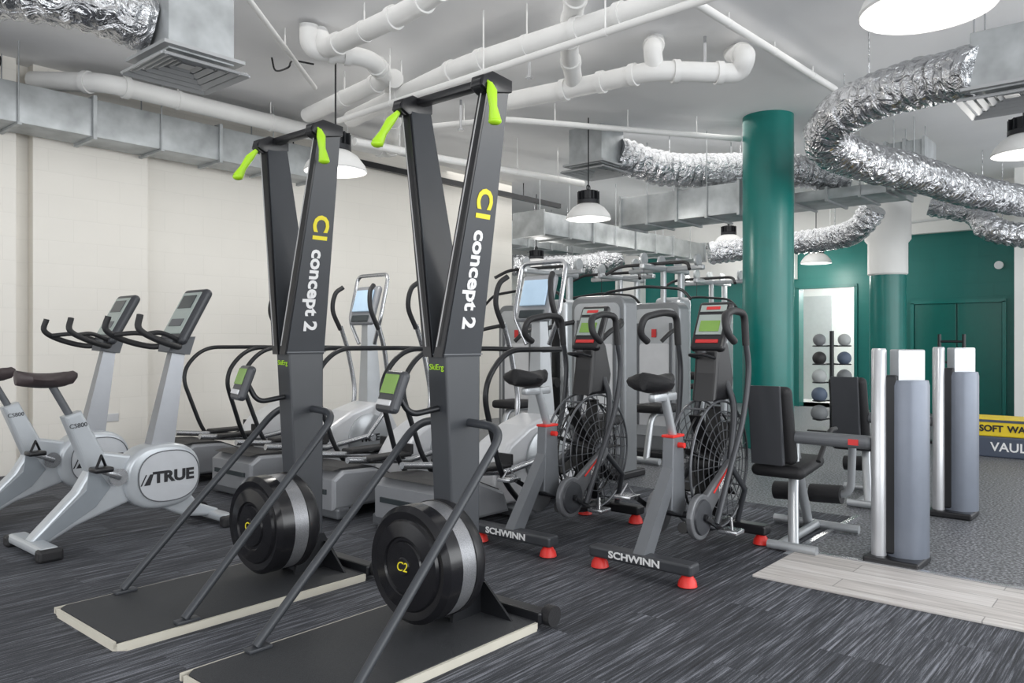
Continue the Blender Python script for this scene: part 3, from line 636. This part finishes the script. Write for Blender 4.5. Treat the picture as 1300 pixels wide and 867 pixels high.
# ================================================================ STRENGTH MACHINES (low towers)
def strength(loc, label):
    t = thing('leg_extension_machine', label, 'strength machine', loc, group='low tower strength machines')
    MB().box((-.01, 0, .02), (.26, .26, .04), bev=.01).obj('tower_base', blackp, t)
    MB().lathe([(.105, .04), (.105, .9), (.1, .925), (0, .93)], (.03, -.035, 0), 'z', 48).obj('weight_stack_cover', bluegrey, t)
    MB().prism([(-.055, -.02), (.03, -.12), (.075, -.095), (.08, -.03), (.04, .03), (-.02, .03)], .92, 1.08, 'xy', bev=.006).obj('cover_cap', silverp, t)
    MB().box((-.035, .03, .5), (.07, .09, .9), bev=.01).obj('inner_frame', blackm, t)
    MB().lathe([(.036, .0), (.036, 1.075), (.03, 1.085), (0, 1.085)], (-.065, .07, 0), 'z', 28).obj('tower_post', M('post_silver', (.5, .51, .53), .28, .5), t)
    MB().box((-.04, .38, .60), (.08, .56, .07), bev=.03, seg=4).obj('main_beam', midgrey, t)
    MB().box((-.083, .19, .60), (.004, .05, .03)).obj('warning_label', dirtyred, t)
    X, Y = .12, -.08
    def q(x, y, z): return (x+X, y+Y, z)
    MB().tube(fillet([q(-.28, .55, .03), q(-.1, .62, .3), q(-.02, .64, .56)], .2), .028, 12).tube(fillet([q(.3, .68, .03), q(.12, .66, .3), q(-.02, .64, .5)], .15), .028, 12).tube([q(-.3, .42, .03), q(-.3, .68, .03)], .025, 12).tube([q(.33, .4, .03), q(.33, .9, .03)], .025, 12).tube([q(-.3, .62, .03), q(.33, .64, .03)], .025).obj('seat_frame', silverp, t)
    MB().box(q(-.02, .68, .42), (.36, .3, .07), rot=(0, -.12, 0), bev=.034, seg=5, smooth=True).obj('seat_pad', vinyl, t)
    MB().box(q(-.2, .7, .66), (.07, .25, .44), rot=(0, -.22, 0), bev=.034, seg=5, smooth=True).obj('back_pad', vinyl, t)
    MB().prism([(-.27+X, .45), (-.235+X, .45), (-.3+X, .88), (-.32+X, .88)], .61+Y, .79+Y, bev=.006).obj('pad_shell', darkgrey, t)
    MB().tube(fillet([q(.05, .4, .58), q(.28, .42, .55), q(.34, .45, .22), q(.34, .9, .2)], .08), .022, 12).obj('lever_arm', silverp, t)
    MB().cyl(q(.34, .5, .22), q(.34, .68, .21), .055).obj('roller_pad', vinyl, t); MB().cyl(q(.34, .72, .21), q(.34, .9, .2), .055).obj('roller_pad', vinyl, t)
    MB().tube(fillet([q(-.05, .5, .46), q(.1, .49, .62), q(.2, .49, .62)], .05), .014).obj('side_handle', blackr, t)
    MB().tube(fillet([q(-.05, .86, .44), q(.1, .86, .6), q(.2, .86, .6)], .05), .014).obj('side_handle', blackr, t)
    return t
M0 = strength((4.28, 1.095, 0), 'low silver strength machine with blue-grey tower beside plank strip')
m2_ = dup(M0, (5.68, 1.12, 0), 0, 'low silver strength machine standing on speckled floor')

# ================================================================ TALL MACHINES
def tower(loc):
    t = thing('weight_stack_machine', 'silver weight machine with rounded tall shroud behind air bikes', 'strength machine', loc, group='rounded weight stack machines')
    def rr(w, z0, z1, r):
        P = [(-w, z0), (w, z0)]
        for k in range(7):
            a = k*math.pi/12; P.append((w-r+r*math.cos(a), z1-r+r*math.sin(a)))
        for k in range(7):
            a = math.pi/2+k*math.pi/12; P.append((-w+r+r*math.cos(a), z1-r+r*math.sin(a)))
        return P
    MB().prism(rr(.27, .05, 1.5, .09), -.1, .1, 'yz', bev=.02, seg=3).obj('shroud', M('shroud_grey', (.2, .21, .22), .35, .4), t)
    MB().prism(rr(.225, .2, 1.44, .06), -.112, -.098, 'yz').obj('front_panel', silverp, t)
    MB().prism(rr(.17, .3, 1.1, .04), -.118, -.11, 'yz').obj('lower_panel', whitep, t)
    MB().box((0, 0, .03), (.4, .58, .06), bev=.015).obj('base', blackp, t)
    for s in (-1, 1): MB().box((-.118, s*.18, .8), (.01, .03, 1.0), bev=.004).obj('guide_slot', midgrey, t)
    MB().tube(fillet([(-.12, -.2, .45), (-.5, -.2, .45), (-.6, -.2, .04)], .1), .03).tube([(-.6, -.34, .035), (-.6, .1, .035)], .03).obj('front_leg', silverp, t)
    MB().box((-.4, -.2, .5), (.34, .3, .08), bev=.03, seg=4, smooth=True).obj('seat_pad', vinyl, t)
    for s in (-1, 1):
        MB().tube(fillet([(-.05, s*.2, 1.3), (-.25, s*.34, 1.25), (-.45, s*.36, 1.2), (-.5, s*.3, 1.12)], .08), .02).obj('press_arm', blackr, t)
    MB().box((-.121, 0, 1.2), (.006, .05, .08)).obj('warning_label', dirtyred, t)
    return t
T0 = tower((5.5, 3.70, 0))
def cable(loc, label, h=2.0):
    t = thing('cable_machine', label, 'strength machine', loc, group='cable machines')
    MB().box((0, 0, .03), (.9, .08, .06), bev=.01).box((-.4, 0, .03), (.08, .8, .06), bev=.01).box((.4, 0, .03), (.08, .8, .06), bev=.01).obj('base_frame', silverp, t)
    MB().box((.38, 0, h/2), (.1, .06, h), bev=.02).box((-.05, 0, h/2), (.06, .06, h), bev=.015).box((0, 0, h-.02), (1.1, .07, .07), bev=.02).box((0, 0, h-.02), (.07, 1.0, .06), bev=.015).obj('upright_frame', silverp, t)
    MB().box((.18, .0, .85), (.26, .38, 1.6), bev=.06, seg=4).obj('weight_stack_cover', silverp, t)
    MB().box((.045, 0, .85), (.01, .2, 1.3), bev=.003).obj('front_slot', blackm, t)
    for (x, y) in ((-.5, 0), (-.1, 0), (.3, 0), (0, .42), (0, -.42)): MB().lathe([(0, -.015), (.075, -.015), (.07, 0), (.075, .015), (0, .015)], (x, y, h+.06), 'y', 24).lathe([(0, -.018), (.03, -.018), (.03, .018), (0, .018)], (x, y, h+.06), 'y', 14).obj('pulley', silverp, t)
    MB().cyl((-.5, 0, h), (-.5, 0, h-.25), .004, seg=6).obj('cable', blackm, t)
    MB().tube(fillet([(-.55, -.62, h-.42), (-.52, -.5, h-.3), (-.5, 0, h-.25), (-.52, .5, h-.3), (-.55, .62, h-.42)], .1), .017, 12).obj('pulldown_bar', blackm, t)
    MB().tube(fillet([(-.45, -.55, h-.08), (-.3, -.45, h+.02), (-.3, .45, h+.02), (-.45, .55, h-.08)], .1), .02).obj('chin_up_bar', blackr, t)
    MB().box((-.32, 0, .48), (.34, .3, .08), bev=.03, seg=4, smooth=True).obj('seat_pad', vinyl, t)
    MB().cyl((-.2, -.25, .62), (-.2, .25, .62), .06).obj('roller_pad', vinyl, t)
    MB().cyl((-.32, 0, .05), (-.32, 0, .45), .035).tube([(-.2, 0, .62), (-.05, 0, .62)], .02).obj('seat_post', silverp, t)
    return t
def at(px, b): x, y = C((px-650)/F*b, b); return (x, y, 0)
K0 = cable(at(845, 9.3), 'silver cable machine with chin-up bar and pulleys')
dup(K0, at(790, 10.6), .0, 'silver cable machine with pulleys near alcove'); dup(K0, at(700, 9.8), .0, 'silver cable machine near end of cream wall'); dup(K0, at(905, 11.4), 0, 'silver cable machine behind teal column')
T1 = dup(T0, at(665, 8.2), 0, 'silver weight machine with rounded shroud beside elliptical trainers')
T2 = dup(T0, at(838, 7.7), 0, 'silver weight machine with rounded shroud behind second air bike')

# ================================================================ RACK, BALLS, FOAM
rx, ry, _ = at(1056, 9.6)
rk = thing('medicine_ball_rack', 'black upright rack holding grey and blue medicine balls', 'rack', (rx, ry, 0))
MB().box((0, 0, .02), (.45, .45, .04), bev=.01).obj('base', blackm, rk)
MB().cyl((0, 0, .03), (0, 0, 1.25), .025).obj('pole', blackm, rk)
bc = [M('ball_grey', (.2, .21, .22), .6), M('ball_blue', (.1, .13, .19), .6), M('ball_white', (.45, .47, .47), .6), M('ball_black', (.03, .03, .03), .6)]
for k in range(5):
    for s in (-1, 1):
        z = .24+k*.225
        MB().ring((s*.09, -s*.12, z-.075), .075, .008, 'z', 20).tube([(0, 0, z-.07), (s*.04, -s*.06, z-.075)], .01).obj('ball_cradle', blackm, rk)
        tag(MB().ball((rx+s*.09, ry-s*.12, z), .1-.006*k).obj('medicine_ball', bc[(k+(s > 0)*2) % 4]), ['grey', 'slate blue', 'pale grey', 'black'][(k+(s > 0)*2) % 4]+' rubber medicine ball on black rack', 'medicine ball', 'medicine balls on the rack')
fx = thing('foam_vault_box', 'low blue-grey foam block with yellow printed band', 'gym equipment', (9.0, 1.17, 0))
MB().box((0, 0, .10), (.5, .95, .20), bev=.015).obj('lower_block', bluefoam, fx)
MB().box((0, 0, .285), (.48, .93, .17), bev=.012).obj('upper_block', M('yellow_vinyl', (.75, .55, .02), .5), fx)
MB().box((-.242, .40, .285), (.006, .1, .165)).box((-.242, .02, .35), (.006, .8, .025)).obj('dark_border', bluefoam, fx)
text('SOFT', .085, (-.244, .23, .275), (0, -1, 0), (0, 0, 1), blackprint, fx, bold=.003); text('WALL', .085, (-.244, -.02, .275), (0, -1, 0), (0, 0, 1), blackprint, fx, bold=.003)
text('VAULT', .12, (-.2525, .05, .10), (0, -1, 0), (0, 0, 1), whiteprint, fx, bold=.002)
lx, ly, _ = at(1208, 8.6)
lf = thing('barbell_storage_frame', 'slim black metal ladder frame against teal wall', 'frame', (lx, ly, 0))
lm = MB().cyl((0, -.12, 0), (0, -.12, 1.2), .018).cyl((0, .12, 0), (0, .12, 1.2), .018)
for k in range(5): lm.cyl((0, -.12, .2+k*.23), (0, .12, .2+k*.23), .014)
lm.obj('ladder_frame', blackm, lf); MB().box((0, 0, .015), (.4, .4, .03), bev=.01).obj('base_plate', blackm, lf)

# ================================================================ LIGHT
w = bpy.data.worlds.new('World'); SC.world = w; w.use_nodes = True
bg = w.node_tree.nodes['Background']; bg.inputs[0].default_value = (.95, .975, 1, 1); bg.inputs[1].default_value = 1.3
def area(name, loc, rot, sx, sy, e, col=(1, 1, 1)):
    l = bpy.data.lights.new(name, 'AREA'); l.shape = 'RECTANGLE'; l.size = sx; l.size_y = sy; l.energy = e; l.color = col
    o = bpy.data.objects.new(name, l); SC.collection.objects.link(o); o.location = loc; o.rotation_euler = rot; return o
area('window_daylight', (4.5, -4.5, 2.0), (math.radians(90), 0, 0), 14, 3, 440, (.96, .985, 1))
area('window_daylight', (-4.2, 2.0, 2.0), (math.radians(90), 0, math.radians(-90)), 10, 3, 150, (1, .99, .98))
area('ceiling_fill', (4, 4, 3.45), (0, 0, 0), 5, 4, 35, (1, .98, .95))  # unseen fill light added under the ceiling, no fixture modelled
area('ceiling_fill', (10, 6, 3.45), (0, 0, 0), 5, 5, 110, (1, .98, .95))  # second added fill, brightens the rear of the room
for p in LP:
    l = bpy.data.lights.new('lamp_bulb', 'POINT'); l.energy = 22; l.shadow_soft_size = .15; l.color = (1, .97, .92)
    o = bpy.data.objects.new('lamp_bulb', l); SC.collection.objects.link(o); o.location = p-Vector((0, 0, .18))
l = bpy.data.lights.new('room_bulb', 'POINT'); l.energy = 60; l.shadow_soft_size = .2
o = bpy.data.objects.new('room_bulb', l); SC.collection.objects.link(o); o.location = (14.5, 4.3, 2.1)
# ================================================================ CAMERA
cam = bpy.data.cameras.new('camera'); cam.sensor_width = 36; cam.lens = 36*F/1300; cam.clip_end = 100
co = bpy.data.objects.new('camera', cam); SC.collection.objects.link(co); co.location = (0, 0, EYE)
co.rotation_euler = (math.radians(90), 0, math.atan2(.6514, .7587)-math.pi/2); SC.camera = co
SC.view_settings.view_transform = 'Standard'
SC.view_settings.exposure = 0.02
